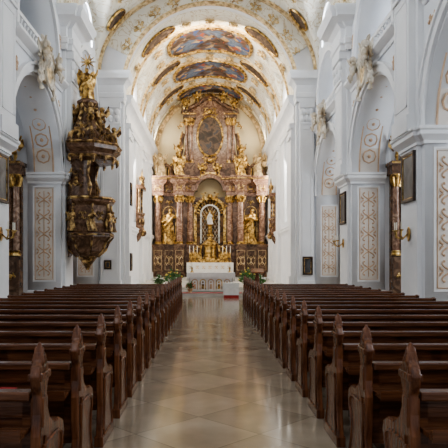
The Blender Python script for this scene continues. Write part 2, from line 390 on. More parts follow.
for i in range(4,25):
    a=pi*i/28; r_=5.22
    f=lambda u,v,a=a,r_=r_:((r_+v)*cos(a)-u*sin(a)*-1*0-u*sin(a),YT-.09,CS+(r_+v)*sin(a)+u*cos(a))
    scrolls(mb,f,0,-.05,0 if i%2 else pi,.42,.04)
    mb.ball((r_*cos(a),YT-.09,CS+r_*sin(a)),.09,1,.6,1,8,5)
trim(mb,'goldvault','garland of gilded scrolls around the chancel arch')
mb=MB(); mb.archband(0,CS,CW-.45,CW,YA-.12,YA,'y',seg=40)
trim(mb,'goldpale','gilded arch moulding over the end wall')

ENT=[(0,10.4),(.10,10.4),(.10,10.6),(.16,10.65),(.16,10.85),(.10,10.9),(.10,11.3),(.22,11.4),(.30,11.5),(.55,11.6),(.58,11.75),(.66,11.85),(.66,12.0),(0,12.0)]
IMP=[(0,4.9),(.05,4.9),(.05,4.98),(.12,5.05),(.2,5.12),(.2,5.22),(.25,5.26),(.25,5.34),(0,5.34)]
BAS=[(0,0),(.14,0),(.14,.35),(.08,.42),(.08,.5),(.03,.55),(0,.55)]
def pframe(mb,x,y0,y1,z0,z1,t=.05):
    for a_ in ((y0,y1,z0,z0+t),(y0,y1,z1-t,z1),(y0,y0+t,z0,z1),(y1-t,y1,z0,z1)): mb.box(min(x),max(x),*a_)
for (xw,xo,sg) in ((XL,XL-T,1),(XR,XR+T,-1)):
    for a,b_ in PIERS:
        p=PP*sg
        mb=MB(); mb.box(min(xw,xw+p),max(xw,xw+p),a+.25,b_-.25,0,5.0)
        mb.box(min(xw,xw+p*1.8),max(xw,xw+p*1.8),a+.2,b_-.2,0,.6)
        # upper pilaster order, in stronger relief
        P3=.34*sg
        mb.box(min(xw,xw+P3),max(xw,xw+P3),a+.3,b_-.3,5.3,10.4)
        mb.box(min(xw,xw+P3*1.2),max(xw,xw+P3*1.2),a+.25,b_-.25,5.3,5.75)
        mb.box(min(xw,xw+P3*1.2),max(xw,xw+P3*1.2),a+.26,b_-.26,9.2,9.3)
        mb.box(min(xw,xw+P3*1.4),max(xw,xw+P3*1.4),a+.2,b_-.2,10.1,10.4)
        mb.box(min(xw,xw+P3*.45),max(xw,xw+P3*.45),a+.12,b_-.12,5.3,10.4)
        for q in (0,1,2):
            yy=a+.42+q*(b_-a-.84)/2
            mb.ball((xw+P3*1.15,yy,9.85),.17,.7,1,1.2,8,6); mb.ball((xw+P3*1.1,yy,9.5),.15,.7,1,1.5,8,6)
        pframe(mb,(xw+P3,xw+P3+.02*sg),a+.42,b_-.42,6.0,9.0)
        trim(mb,'trim','white plaster pilaster')
        trim(MB().mould([(xo,a),(xw,a),(xw,a+.22),(xw+p,a+.22),(xw+p,b_-.22),(xw,b_-.22),(xw,b_),(xo,b_)],IMP,-sg),'trim','white impost moulding')
        trim(MB().mould([(xo,a),(xw,a),(xw,b_),(xo,b_)],BAS,-sg),'trim','white pier plinth')
        trim(MB().mould([(xw,a+.02),(xw+P3*.45,a+.02),(xw+P3*.45,a+.2),(xw+P3,a+.2),(xw+P3,b_-.2),(xw+P3*.45,b_-.2),(xw+P3*.45,b_-.02),(xw,b_-.02)],ENT,-sg),'trim','heavy white entablature over the pier')
    for a,b_ in BAYS:
        c=(a+b_)/2;w=(b_-a)/2
        x0,x1=sorted((xw,xw+.1*sg)); mb=MB().archband(c,SP+.1,w,w+.3,x0,x1,'x',seg=32)
        x0,x1=sorted((xw,xw+.16*sg)); mb.archband(c,SP+.1,w+.24,w+.33,x0,x1,'x',seg=32)
        trim(mb,'trim','white moulded archivolt')
        xa,xb=sorted((xw-.25*sg,xo+.25*sg)); trim(MB().archband(c,SP+.14,w-.05,w,xa,xb,'x',seg=32),'panel','painted soffit band of the arch')
        mb=MB()
        xm=(xw+xo)/2
        for k in range(1,14):
            aa=pi*k/14; R=w-.07
            mb.tube([(xm+dx,c-R*cos(aa+da),SP+.14+R*sin(aa+da)) for dx,da in ((0,-.09),(.2,-.06),(.26,0),(.2,.06),(0,.09),(-.2,.06),(-.26,0),(-.2,-.06),(0,-.09))],.035,5)
            mb.ball((xm,c-R*cos(aa),SP+.14+R*sin(aa)),.08,seg=8,rings=5)
        for s_ in (-1,1): mb.archband(c,SP+.14,w-.085,w-.04,xm+s_*.38-.025,xm+s_*.38+.025,'x',seg=32)
        trim(mb,'peach','peach stucco medallions along the arch soffit')
        x0,x1=sorted((xw,xw+.12*sg)); trim(MB().archband(c,9.7,2.3,2.5,x0,x1,'x',legs=9.0,seg=24),'trim','white gallery arch frame')
        trim(MB().mould([(xw,a),(xw,b_)],[(0,8.62),(.06,8.62),(.1,8.72),(.24,8.78),(.34,8.86),(.34,8.95),(0,8.95)],-sg),'trim','white string course below the gallery')
        x0,x1=sorted((xw,xw+.08*sg)); trim(MB().archband(c,13.3,1.1,1.25,x0,x1,'x',legs=12.7,seg=24),'trim','white window surround')
        xs=xw+.02*sg
        for s_ in (-1,1):
            mb=MB()
            for zc in (9.6,10.6):
                for th in (pi/2,-pi/2): scrolls(mb,lambda u,v,zc=zc,s_=s_: (xs,c+s_*2.75+u*.4,zc+v),0,0,th,.42,.03)
            trim(mb,'peach','peach stucco scrolls beside the gallery opening')
            mb=MB(); scrolls(mb,lambda u,v,s_=s_: (xs,c+s_*2.45+u,7.85+v),0,0,pi/2,.5,.035); scrolls(mb,lambda u,v,s_=s_: (xs,c+s_*2.45+u,7.85+v),0,0,pi/2+s_*1.6,.45,.03)
            trim(mb,'peach','peach stucco scrolls in the arch spandrel')
CE=[(o*.62,z-.95) for o,z in ENT]
for sg in (1,-1):
    xw=-CW*sg
    for y in (YC0+.1,37.6,42.7):
        x0,x1=sorted((xw,xw+.22*sg)); mb=MB().box(x0,x1,y,y+.95,0,9.5)
        x0,x1=sorted((xw,xw+.32*sg)); mb.box(x0,x1,y-.06,y+1.01,9.2,9.46); mb.box(x0,x1,y-.06,y+1.01,0,.9); mb.box(x0,x1,y-.03,y+.98,8.6,8.7)
        trim(mb,'trim','white chancel pilaster')
    xa=(XL+.15 if sg>0 else XR-.15); x0,x1=sorted((xa,-(CW+.15)*sg)); mb=MB().box(x0,x1,YT-.25,YT,0,10.4); mb.box(x0-.06,x1+.06,YT-.35,YT,0,.7)
    mb.box(x0-.04,x1+.04,YT-.33,YT,10.1,10.4); mb.box(x0-.03,x1+.03,YT-.3,YT,9.2,9.3)
    for (u0,u1,v0,v1) in ((x0+.12,x1-.12,1.0,1.04),(x0+.12,x1-.12,8.9,8.94),(x0+.12,x0+.16,1.0,8.94),(x1-.16,x1-.12,1.0,8.94)): mb.box(u0,u1,YT-.28,YT-.25,v0,v1)
    for q in (0,1,2):
        xx=x0+.15+q*(x1-x0-.3)/2; mb.ball((xx,YT-.28,9.85),.16,1,.7,1.2,8,6); mb.ball((xx,YT-.27,9.5),.14,1,.7,1.5,8,6)
    trim(mb,'trim','white chancel pier pilaster')
    P=[((XL if sg>0 else XR),YT-.25),(-CW*sg,YT-.25),(-CW*sg,YT+.6)]
    trim(MB().mould(P,[(o*.7,z) for o,z in ENT],-sg),'trim','heavy white entablature of the chancel arch')
    trim(MB().mould([(xw,YT+.6),(xw,YA)],CE,-sg),'trim','white chancel entablature')
    trim(MB().mould([(xw,YC0),(xw,YA)],[(o*.8,z-1.5) for o,z in IMP],-sg),'trim','white chancel string course')
wn=0
def window(c,z0,zs,w,x):
    global wn; wn+=1
    mb=MB(); t=.04
    mb.archband(c,zs,w-.09,w,x-t,x+t,'x',legs=z0,seg=16)
    mb.box(x-t,x+t,c-w,c+w,z0,z0+.1)
    top=zs+w
    for q in (-.33,0.33):
        yy=c+q*w; mb.box(x-.02,x+.02,yy-.02,yy+.02,z0,zs+w*.9)
    nrow=max(2,int((top-z0)/.6))
    for r_ in range(1,nrow):
        zz=z0+(top-z0)*r_/nrow; hw=w if zz<zs else math.sqrt(max(.01,w*w-(zz-zs)**2)); mb.box(x-.02,x+.02,c-hw,c+hw,zz-.02,zz+.02)
    struct(mb.obj('window_%d'%wn,'trim',smooth=0),'arched window with slender white glazing bars')
for a,b_ in BAYS:
    c=(a+b_)/2
    for x in (-11.2,10.9): window(c,3.2,6.0,.9,x); window(c,9.3,10.4,.9,x)
    for x in (XL-.9,XR+.9): window(c,12.7,13.3,1.1,x)
for c in CB:
    for x in (-CW-.4,CW+.4): window(c,11.9,12.1,.95,x)
for c in (CB[0],CB[2]-.9):
    for x in (-CW-.4,CW+.4): window(c,4.2 if c<36 else 5.5,9.0,.62,x)
struct(MB().box(-CW,CW,27.6,YT,0,.15).obj('floor_step','white_marble',smooth=0),'pale stone step before the chancel')
struct(MB().box(-CW,CW,YT,YA,0,.3).obj('floor_chancel','white_marble',smooth=0),'raised pale stone chancel floor')
struct(MB().box(-4.3,4.3,40.5,YA,.3,.5).obj('floor_altar','white_marble',smooth=0),'pale stone altar platform')

# ---------------------------------------------------------------- frescoes and vault stucco
def vm(a,y,off,R=CW,cx=0,zs=CS,rise=None):
    rise=rise or R
    return (cx+(R-off)*sin(a),y,zs+(rise-off)*cos(a))
def fresco(a0,ya,hl,yl,mat,label,group,R=CW,cx=0,zs=CS,rise=None,p=3.0,fr=.11):
    e=root('ceiling_fresco',vm(a0,ya,0,R,cx,zs,rise),0,label,'ceiling painting',group); L=e.location
    n=40; rings=6; vs=[];fs=[]
    rim=[]
    for i in range(n):
        t=2*pi*i/n; cu=abs(cos(t))**(2/p)*(1 if cos(t)>0 else -1); su=abs(sin(t))**(2/p)*(1 if sin(t)>0 else -1); rim.append((cu,su))
    for j in range(rings+1):
        k=j/rings
        for (u,v) in rim:
            q=vm(a0+u*k*hl,ya+v*k*yl,.06,R,cx,zs,rise); vs.append((q[0]-L.x,q[1]-L.y,q[2]-L.z))
    for j in range(rings):
        for i in range(n): fs.append((j*n+i,j*n+(i+1)%n,(j+1)*n+(i+1)%n,(j+1)*n+i))
    MB().add(vs,fs).obj('painted_panel',mat,e)
    mb=MB(); mb.tube([Vector(vm(a0+u*hl*1.03,ya+v*yl*1.05,.07,R,cx,zs,rise))-L for u,v in rim+[rim[0]]],fr,6)
    mb.obj('gilded_frame','gold',e)
    return e
for i,c in enumerate(CB):
    fresco(0,c,.57,(1.75,1.6,1.2)[i],'fresco','painted ceiling fresco with figures in gilded frame','chancel vault frescoes')
for y in (32.6,38.1,43.25):
    for s in (-1,1): fresco(s*.72,y,.26,.62,'frescodk','small dark painted medallion in gilded frame','chancel vault medallions',p=2,fr=.06)
# nave vault paintings beside the last bay
for s in (-1,1):
    fresco(s*.42,YT-2.3,.22,1.0,'fresco','painted ceiling fresco on the nave vault in gilded frame','nave vault frescoes',R=NH-.02,cx=CX,zs=SV,rise=NR-.02,p=2.4,fr=.08)
    fresco(s*.98,YT-.95,.13,.45,'frescodk','small dark painted medallion in gilded frame','nave vault medallions',R=NH-.02,cx=CX,zs=SV,rise=NR-.02,p=2,fr=.06)
def stucco_patch(a0,ya,R,cx,zs,rise,label,L=.9,r=.045,mat='goldvault'):
    f=lambda u,v: vm(a0+u/R,ya+v,.05,R,cx,zs,rise)
    mb=MB()
    for th in (pi/2,-pi/2): scrolls(mb,f,0,0,th,L,r)
    for th in (0,pi): scrolls(mb,f,0,0,th,L*.7,r*.8,leaves=False)
    mb.ball(f(0,0),r*3,seg=8,rings=5)
    o=mb.obj('stucco_scroll_ornament',mat); tag(o,label,'ornament','vault stucco scrolls')
for y in (32.6,38.1,43.25):
    for a in (-1.15,-.3,0,.3,1.15):
        stucco_patch(a,y,CW-.1,0,CS,CW-.1,'gilded acanthus scroll stucco on the chancel vault',.5,.045)
for c in CB:
    for s in (-1,1):
        stucco_patch(s*.76,c-1.0,CW-.1,0,CS,CW-.1,'gilded acanthus scroll stucco beside the ceiling fresco',.65,.045)
        stucco_patch(s*.76,c+.9,CW-.1,0,CS,CW-.1,'gilded acanthus scroll stucco beside the ceiling fresco',.65,.045)
for y in (YT-2.6,YT-5.2):
    for a in (-.82,.82): stucco_patch(a,y,NH-.12,CX,SV,NR-.12,'gilded acanthus scroll stucco on the nave vault',.8,.055)
for a in (-1.2,-.95,-.7,.7,.95,1.2): stucco_patch(a,23.8,NH-.3,CX,SV,NR-.3,'gilded acanthus scroll stucco on the vault band',.6,.06)
# ---------------------------------------------------------------- panels on piers
def jamb_panel(x0,x1,y,z0,z1,name='scrollwork_relief'):
    xc=(x0+x1)/2; w=(x1-x0)/2
    e=root(name,(xc,y,z0),0,'pale pier panel with peach scrollwork relief','wall relief','pier scrollwork panels')
    H=z1-z0
    MB().box(-w,w,-.03,0,0,H).obj('panel_field','panel',e,0)
    mb=MB(); t=.05
    mb.box(-w,w,-.06,-.03,0,t); mb.box(-w,w,-.06,-.03,H-t,H); mb.box(-w,-w+t,-.06,-.03,t,H-t); mb.box(w-t,w,-.06,-.03,t,H-t); mb.obj('panel_frame','trim',e,0)
    mb=MB(); f=lambda u,v:(u,-.045,v); g=.1
    mb.tube([f(-w+g,g),f(w-g,g),f(w-g,H-g),f(-w+g,H-g),f(-w+g,g)],.018,4)
    n=5; st_=(H-.4)/n
    for i in range(n):
        zc=.2+st_*(i+.5)
        mb.ball(f(0,zc),.05,seg=8,rings=5)
        mb.tube([f(0,zc-st_*.5),f(0,zc+st_*.5)],.02,5)
        for s in (-1,1):
            for up in (-1,1):
                P=[(s*(.03+.24*sin(t_*2.2)*(1-.25*t_)),zc+up*(.04+st_*.40*t_-.20*max(0,t_-.75))) for t_ in [k/9 for k in range(10)]]
                mb.tube([f(*p) for p in P],[.03*(1-.5*k/10) for k in range(10)],5)
                mb.ball(f(*P[-1]),.04,seg=6,rings=4)
                mb.tube([f(s*.2,zc+up*.02),f(s*.27,zc+up*.07),f(s*.3,zc+up*.14)],[.03,.035,.01],5)
    mb.obj('scroll_relief','peach',e)
for (xw,xo,sg) in ((XL,XL-T,1),(XR,XR+T,-1)):
    for y in (15.1,22.9,30.7-.2):
        x0,x1=sorted((xw-.22*sg,xo+.22*sg))
        jamb_panel(x0,x1,y,.9,4.8)
# ---------------------------------------------------------------- cartouches above arches
def cartouche(loc,rz):
    e=root('stucco_cartouche',loc,rz,'white and gold stucco cartouche with putti above the arch','wall ornament','keystone cartouches')
    mb=MB(); n=20
    P=[(.36*cos(2*pi*i/n)*(1-.15*sin(2*pi*i/n)),.55+.46*sin(2*pi*i/n)) for i in range(n)]
    mb.prism(P,-.22,0,'y'); mb.obj('shield','goldpale',e,bevel=.04)
    mb=MB(); mb.tube([(p[0]*1.15,-.2,.55+(p[1]-.55)*1.12) for p in P+[P[0]]],.07,6)
    for s in (-1,1):
        for k,(z,th) in enumerate(((.1,.2),(.5,.0),(.95,.7))):
            scrolls(mb,lambda u,v,s=s:(s*u,-.15,v),.35,z,th,.95,.07,mir=True)
    mb.obj('scroll_surround','stucco',e)
    for s in (-1,1):
        mb=MB(); putto(mb,s*.8,-.35,.4,.95,3+s); mb.obj('putto','stucco',e)
    mb=MB()
    for k in range(5):
        a=pi*(k/4); mb.tube([(0,-.15,1.1),(.18*cos(a),-.18,1.12+.2*sin(a)),(.3*cos(a),-.15,1.15+.38*sin(a))],[.06,.07,.02],6)
    mb.ball((0,-.16,1.12),.1); mb.obj('shell_crest','goldpale',e)
for a,b_ in BAYS[2:]:
    c=(a+b_)/2
    cartouche((XL+.17,c,7.95),pi/2); cartouche((XR-.17,c,7.95),-pi/2)
def balustrade(loc,rz):
    e=root('gallery_balustrade',loc,rz,'white stone balustrade closing the gallery opening','balustrade','gallery balustrades')
    MB().box(-2.25,2.25,-.1,.1,.72,.85).obj('handrail','trim',e,0)
    MB().box(-2.25,2.25,-.1,.1,0,.1).obj('bottom_rail','trim',e,0)
    src=MB().lathe([(.07,.1),(.07,.15),(.04,.2),(.08,.35),(.09,.42),(.04,.55),(.04,.62),(.07,.67),(.07,.72)],seg=10).obj('baluster','trim',e)
    src.location=(-2.0,0,0)
    for i in range(1,14):
        o=src.copy(); C.objects.link(o); o.parent=e; o.location=(-2.0+i*4.0/13,0,0)
for a,b_ in BAYS[2:]:
    c=(a+b_)/2; balustrade((XL-.15,c,9.0),pi/2); balustrade((XR+.15,c,9.0),-pi/2)
# ---------------------------------------------------------------- pews
def make_pew(x0,x1,y,loc_label,outer):
    e=root('church_pew',(x0,y,0),0,loc_label,'pew','rows of church pews')
    L=x1-x0
    prof=[(-.06,0),(.50,0),(.52,.09),(.47,.2),(.43,.34),(.46,.47),(.51,.56),(.49,.64),(.40,.68),(.27,.69),(.17,.75),(.12,.84),(.11,.92),(.14,.97),(.165,1.03),(.135,1.085),(.09,1.11),(.075,1.16),(.05,1.2),(.025,1.16),(.01,1.11),(-.03,1.085),(-.06,1.03),(-.04,.97),(-.01,.92),(-.015,.8),(-.045,.68),(-.04,.5),(-.02,.36),(-.045,.2),(-.08,.09)]
    for xx in (0,L):
        out=(xx==0)==(outer==0)
        if out:
            pr=[(u,v if v<.9 else .9+(v-.9)*.18) for u,v in prof]
            MB().prism(pr,xx-.03,xx+.03,'x').obj('end_panel','woodend',e,0,bevel=.01); continue
        MB().prism(prof,xx-.03,xx+.03,'x').obj('end_panel','woodend',e,0,bevel=.012)
        s=1 if xx>0 else -1
        inn=[(.21+(u-.21)*.74,.36+(v-.36)*.78) for u,v in prof if v<.72]+[(.05,.66)]
        MB().tube([(xx+s*.032,u,v) for u,v in inn+[inn[0]]],.011,5).obj('carved_moulding','woodend',e)
        mb=MB(); yy=.052
        mb.box(xx-.042,xx+.042,-.045,.15,1.0,1.045)
        mb.lathe([(.032,1.04),(.046,1.085),(.056,1.105),(.045,1.14),(.033,1.17),(.01,1.22)],xx,yy,4,1,1,a0=pi/4,a1=pi/4+2*pi)
        mb.obj('finial','woodend',e,0,bevel=.008)
        MB().box(xx-.042,xx+.042,-.08,.51,0,.10).obj('end_plinth','woodend',e,0,bevel=.008)
        MB().box(xx-.039,xx+.039,-.005,.10,.72,.90).obj('end_block','woodend',e,0,bevel=.01)
    mb=MB(); mb.box(.04,L-.04,.03,.055,.32,.88)
    n=4
    for i in range(n+1):
        xx=.04+(L-.08)*i/n; mb.box(max(.04,xx-.05),min(L-.04,xx+.05),.012,.031,.32,.88)
    mb.box(.04,L-.04,.012,.031,.32,.42); mb.box(.04,L-.04,.012,.031,.78,.88)
    mb.obj('backrest','wood',e,0)
    MB().box(.04,L-.04,-.02,.09,.88,.935).obj('top_rail','wood',e,0,bevel=.012)
    MB().box(.04,L-.04,.055,.46,.42,.46).box(.04,L-.04,.40,.43,.30,.425).obj('seat','wood',e,0,bevel=.008)
    MB().box(.04,L-.04,-.17,.015,.70,.725).box(.04,L-.04,-.185,-.165,.69,.76).obj('book_shelf','wood',e,0)
    mb=MB().box(.05,L-.05,-.34,-.18,.19,.22)
    for q in (0.1,.5,.9): mb.box(L*q-.03,L*q+.03,-.32,.03,0,.195)
    mb.obj('kneeler','wood',e,0)
    return e
NROW=18; DY=.95; Y0=3.3
PXL,PXR=-1.02,1.2
pl=make_pew(-4.6,PXL,Y0,'dark brown wooden pew with carved scroll ends',0)
pr=make_pew(PXR,4.75,Y0,'dark brown wooden pew with carved scroll ends',1)
for i in range(1,NROW):
    copy_thing(pl,(-4.6,Y0+i*DY,0)); copy_thing(pr,(PXR,Y0+i*DY,0))
def book(x,y,z,w,d,h,mat,lab):
    e=root('hymn_book',(x,y,z),random.uniform(-.15,.15),lab,'book','hymn books on the pew shelves')
    MB().box(-w/2,w/2,-d/2,d/2,0,.006).box(-w/2,w/2,-d/2,d/2,h-.006,h).box(-w/2,-w/2+.006,-d/2,d/2,0,h).obj('cover',mat,e,0)
    MB().box(-w/2+.006,w/2-.006,-d/2+.006,d/2-.006,.006,h-.006).obj('pages','paper',e,0)
for x,r_,mt,lb in ((-1.34,0,'blue','dark blue hymn book on pew shelf'),(-1.52,1,'red','red hymn book on pew shelf'),(-2.2,1,'red','red hymn book on pew shelf'),(1.62,0,'red','red hymn book on pew shelf'),(-1.3,2,'paper','cream hymn book on pew shelf'),(2.1,2,'red','red hymn book on pew shelf')):
    book(x,Y0+r_*DY-.085,.727,.13,.11,.03,mt,lb)
# ---------------------------------------------------------------- HIGH ALTAR
AS=1.1; AY=46.3
ha=root('high_altar',(0,AY,.5),0,'monumental brown marble and gold baroque high altar','altar'); ha.scale=(AS,AS,AS)
def zz(z): return (z if z<7.9 else 7.9+(z-7.9)*1.07)-.5
def AP(x,y,z): return (x*AS,AY+y*AS,.5+zz(z)*AS)
mb=MB(); mb.box(-4.25,4.25,-.1,.5,0,zz(2.9))
for x,w,d in ((-3.85,.38,.8),(3.85,.38,.8),(-2.25,.38,1.1),(2.25,.38,1.1),(-1.5,.34,.65),(1.5,.34,.65),(-3.05,.42,.5),(3.05,.42,.5)):
    mb.box(x-w,x+w,-d,-.1,0,zz(2.7)); mb.box(x-w-.05,x+w+.05,-d-.05,-.1,0,.25); mb.box(x-w-.06,x+w+.06,-d-.06,-.1,zz(2.7),zz(2.9))
mb.obj('pedestal','marble',ha,0)
for x,w,d in ((-3.85,.24,.81),(3.85,.24,.81),(-2.25,.24,1.11),(2.25,.24,1.11),(-3.05,.26,.51),(3.05,.26,.51)):
    mb=MB()
    for th in (pi/2,-pi/2): scrolls(mb,lambda u,v,x=x,d=d:(x+u,-d-.0,1.2+v),0,0,th,.55,.03)
    for z in (.5,1.95): mb.box(x-w-.05,x+w+.05,-d-.02,-d+.02,z-.012,z+.012)
    for s in (-1,1): mb.box(x+s*(w+.03)-.012,x+s*(w+.03)+.012,-d-.02,-d+.02,.5,1.95)
    mb.obj('pedestal_ornament','goldpale',ha)
mb=MB(); mb.box(-4.25,-1.2,0,.5,zz(2.9),zz(6.5)); mb.box(1.2,4.25,0,.5,zz(2.9),zz(6.5)); mb.box(-1.2,1.2,.4,.5,zz(2.9),zz(6.5))
mb.obj('back_wall','marble',ha,0)
mb=MB(); mb.archband(0,zz(5.3),1.0,1.2,-.15,.2,'y',legs=zz(2.9),seg=24)
for i in range(13):
    a=pi*i/12; mb.tube([(.6*cos(a),.2,zz(5.2)+.6*sin(a)),(.88*cos(a),.15,zz(5.3)+.84*sin(a)),(1.0*cos(a),.1,zz(5.3)+1.0*sin(a))],[.02,.06,.04],5)
for s in (-1,1):
    scrolls(mb,lambda u,v,s=s:(s*u,-.2,zz(6.3)+v),.1,0,.15,.95,.05); scrolls(mb,lambda u,v,s=s:(s*u,-.2,zz(5.6)+v),1.05,0,1.2,.6,.045)
mb.ball((0,-.2,zz(6.5)),.2)
mb.obj('niche_frame','gold',ha)
for s in (-1,1):
    mb=MB(); scrolls(mb,lambda u,v,s=s:(s*u,-.05,zz(5.9)+v),3.05,0,pi/2,.5,.045); mb.archband(s*3.05,zz(5.3),.44,.5,-.06,.02,'y',legs=zz(3.0),seg=14); mb.obj('niche_frame','gold',ha)
mb=MB()
for i in range(-5,6):
    for s in (-1,1):
        x0=i*.25
        pts=[(x0+s*k*.25,.3,zz(3.1)+k*.45) for k in range(9) if abs(x0+s*k*.25)<.85]
        if len(pts)>1: mb.tube(pts,.022,4)
mb.archband(0,zz(5.2),.62,.74,.05,.28,'y',legs=zz(3.0),seg=18)
mb.obj('niche_lattice','silver',ha)
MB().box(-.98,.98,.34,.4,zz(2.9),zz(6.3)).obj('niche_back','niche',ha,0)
mb=MB()
for i in range(24):
    a=2*pi*i/24; L=.58 if i%2 else .46
    mb.tube([(.22*cos(a),.22,zz(4.95)+.3*sin(a)),(L*cos(a),.22,zz(4.95)+L*1.15*sin(a))],[.04,.012],5)
mb.tube([(.26*cos(2*pi*i/20),.22,zz(4.95)+.36*sin(2*pi*i/20)) for i in range(21)],.035,5)
mb.obj('ray_aureole','gold',ha)
def column(x,y,z0,z1,r,mat='marbler',parent=ha):
    h=z1-z0
    c=MB().lathe([(r*1.0,z0+.22),(r*1.0,z0+h*.35),(r*.86,z1-.5)],x,y,16).obj('column',mat,parent)
    g=MB().lathe([(r*1.35,z0),(r*1.35,z0+.08),(r*1.15,z0+.12),(r*1.25,z0+.18),(r*1.02,z0+.22)],x,y,16)
    g.obj('column_base','gold',c)
    g=MB().lathe([(r*.9,z1-.5),(r*1.05,z1-.46),(r*.95,z1-.4),(r*1.25,z1-.22),(r*1.05,z1-.2),(r*1.45,z1-.06),(r*1.45,z1)],x,y,12)
    for k in range(8):
        a=2*pi*k/8; g.tube([(x+r*.95*cos(a),y+r*.95*sin(a),z1-.48),(x+r*1.3*cos(a),y+r*1.3*sin(a),z1-.3),(x+r*1.6*cos(a),y+r*1.6*sin(a),z1-.14),(x+r*1.35*cos(a),y+r*1.35*sin(a),z1-.08)],[.06,.06,.05,.03],5)
    g.obj('capital','gold',c)
    return c
for s in (-1,1):
    for x,y in ((3.85,-.5),(2.25,-.8),(1.5,-.36)): column(s*x,y,zz(2.9),zz(6.5),.23)
EP=[(-.05,zz(6.5)),(.06,zz(6.5)),(.06,zz(6.75)),(.13,zz(6.8)),(.08,zz(6.85)),(.08,zz(7.25)),(.2,zz(7.35)),(.34,zz(7.5)),(.34,zz(7.65)),(.42,zz(7.8)),(.42,zz(7.9)),(-.05,zz(7.9))]
for s in (-1,1):
    mb=MB()
    mb.mould([(s*4.2,.4),(s*4.2,-.8),(s*3.5,-.8),(s*3.5,-.1),(s*2.6,-.1),(s*2.6,-1.1),(s*1.9,-1.1),(s*1.9,-.6),(s*1.25,-.6),(s*1.25,.3)],EP,s)
    mb.box(min(s*4.2,s*1.25),max(s*4.2,s*1.25),-.1,.5,zz(6.5),zz(7.88)); mb.box(min(s*4.2,s*3.5),max(s*4.2,s*3.5),-.8,.4,zz(6.5),zz(7.88)); mb.box(min(s*2.6,s*1.9),max(s*2.6,s*1.9),-1.1,.4,zz(6.5),zz(7.88)); mb.box(min(s*1.9,s*1.25),max(s*1.9,s*1.25),-.6,.4,zz(6.5),zz(7.88))
    mb.obj('entablature','marbler',ha,30)
MB().archband(0,zz(6.9),.95,1.3,-.6,.4,'y',seg=20).obj('entablature_arch','marbler',ha,30)
for s in (-1,1):
    for x,d,w in ((3.84,.9,.3),(2.25,1.2,.3),(3.05,.2,.4),(1.6,.7,.25)):
        mb=MB()
        for th in (0,pi): scrolls(mb,lambda u,v,x=x,d=d,s=s:(s*(x+u),-d,zz(7.05)+v),0,0,th,w*1.3,.03)
        mb.obj('frieze_ornament','gold',ha)
    MB().mould([(s*4.2,.4),(s*4.2,-.8),(s*3.5,-.8),(s*3.5,-.1),(s*2.6,-.1),(s*2.6,-1.1),(s*1.9,-1.1),(s*1.9,-.6),(s*1.25,-.6),(s*1.25,.3)],[(.3,zz(7.66)),(.45,zz(7.68)),(.45,zz(7.73)),(.3,zz(7.73))],s).obj('gilded_cornice_edge','gold',ha)
MB().archband(0,zz(6.9),1.22,1.34,-.66,-.55,'y',seg=20).obj('gilded_arch_edge','gold',ha)
up=[(-2.6,zz(7.9)),(2.6,zz(7.9)),(2.5,zz(8.8)),(2.05,zz(9.3)),(1.85,zz(10)),(1.85,zz(12.4)),(1.4,zz(12.9)),(.7,zz(13.3)),(0,zz(13.45)),(-.7,zz(13.3)),(-1.4,zz(12.9)),(-1.85,zz(12.4)),(-1.85,zz(10)),(-2.05,zz(9.3)),(-2.5,zz(8.8))]
MB().prism(up,-.1,.45,'y').obj('upper_wall','marbler',ha,0)
for s in (-1,1):
    P=[(s*2.9,zz(8.0)),(s*2.95,zz(8.5)),(s*2.6,zz(8.9)),(s*2.3,zz(9.3)),(s*2.15,zz(9.9)),(s*2.1,zz(10.6)),(s*1.95,zz(11.0))]
    MB().tube([(p[0],-.1,p[1]) for p in P],[.28,.3,.24,.2,.17,.15,.1],8).obj('volute','marble',ha)
    MB().tube([(s*x,-.35,zz(z)) for x,z in ((3.9,7.95),(3.85,8.35),(3.55,8.65),(3.2,8.75),(2.9,8.6))],[.2,.2,.17,.14,.08],8).obj('volute','marble',ha)
    MB().box(min(s*1.1,s*1.95),max(s*1.1,s*1.95),-.55,-.1,zz(8.0),zz(8.9)).obj('upper_pedestal','marble',ha,0)
    MB().box(min(s*1.05,s*2.0),max(s*1.05,s*2.0),-.65,-.1,zz(12.0),zz(12.35)).obj('upper_entablature','marble',ha,0)
    P=[(s*3.05,zz(8.0)),(s*3.1,zz(8.5)),(s*2.75,zz(8.95)),(s*2.42,zz(9.4)),(s*2.3,zz(9.9)),(s*2.22,zz(10.6)),(s*2.05,zz(11.1))]
    MB().tube([(p[0],-.35,p[1]) for p in P],.05,6).obj('volute_gilding','gold',ha)
    mb=MB(); scrolls(mb,lambda u,v,s=s:(s*(2.0+u),-.4,zz(11.4)+v),0,0,.6,.6,.05); mb.obj('gilded_scroll','gold',ha)
    mb=MB(); scrolls(mb,lambda u,v,s=s:(s*(1.95+u),-.4,zz(9.3)+v),.1,0,0,.6,.05); mb.obj('gilded_scroll','gold',ha)
    MB().box(min(s*1.02,s*2.04),max(s*1.02,s*2.04),-.68,-.6,zz(12.22),zz(12.3)).obj('gilded_cornice_edge','gold',ha,0)
for s in (-1,1):
    column(s*1.4,-.32,zz(8.9),zz(12.0),.14); column(s*1.76,-.25,zz(8.9),zz(12.0),.12)
mb=MB()
A=[(-2.05,12.35),(-2.0,12.6),(-1.5,12.75),(-1.0,13.0),(-.5,13.35),(0,13.5),(.5,13.35),(1.0,13.0),(1.5,12.75),(2.0,12.6),(2.05,12.35)]
mb.tube([(x,-.3,zz(z)) for x,z in A],.16,8)
mb.obj('pediment','marble',ha)
cz=zz(10.8)
MB().prism([(.9*cos(2*pi*i/32),cz+1.45*sin(2*pi*i/32)) for i in range(32)],-.2,-.1,'y').obj('oval_painting','paint',ha,0)
mb=MB(); mb.tube([(.95*cos(2*pi*i/32),-.2,cz+1.5*sin(2*pi*i/32)) for i in range(33)],.08,8)
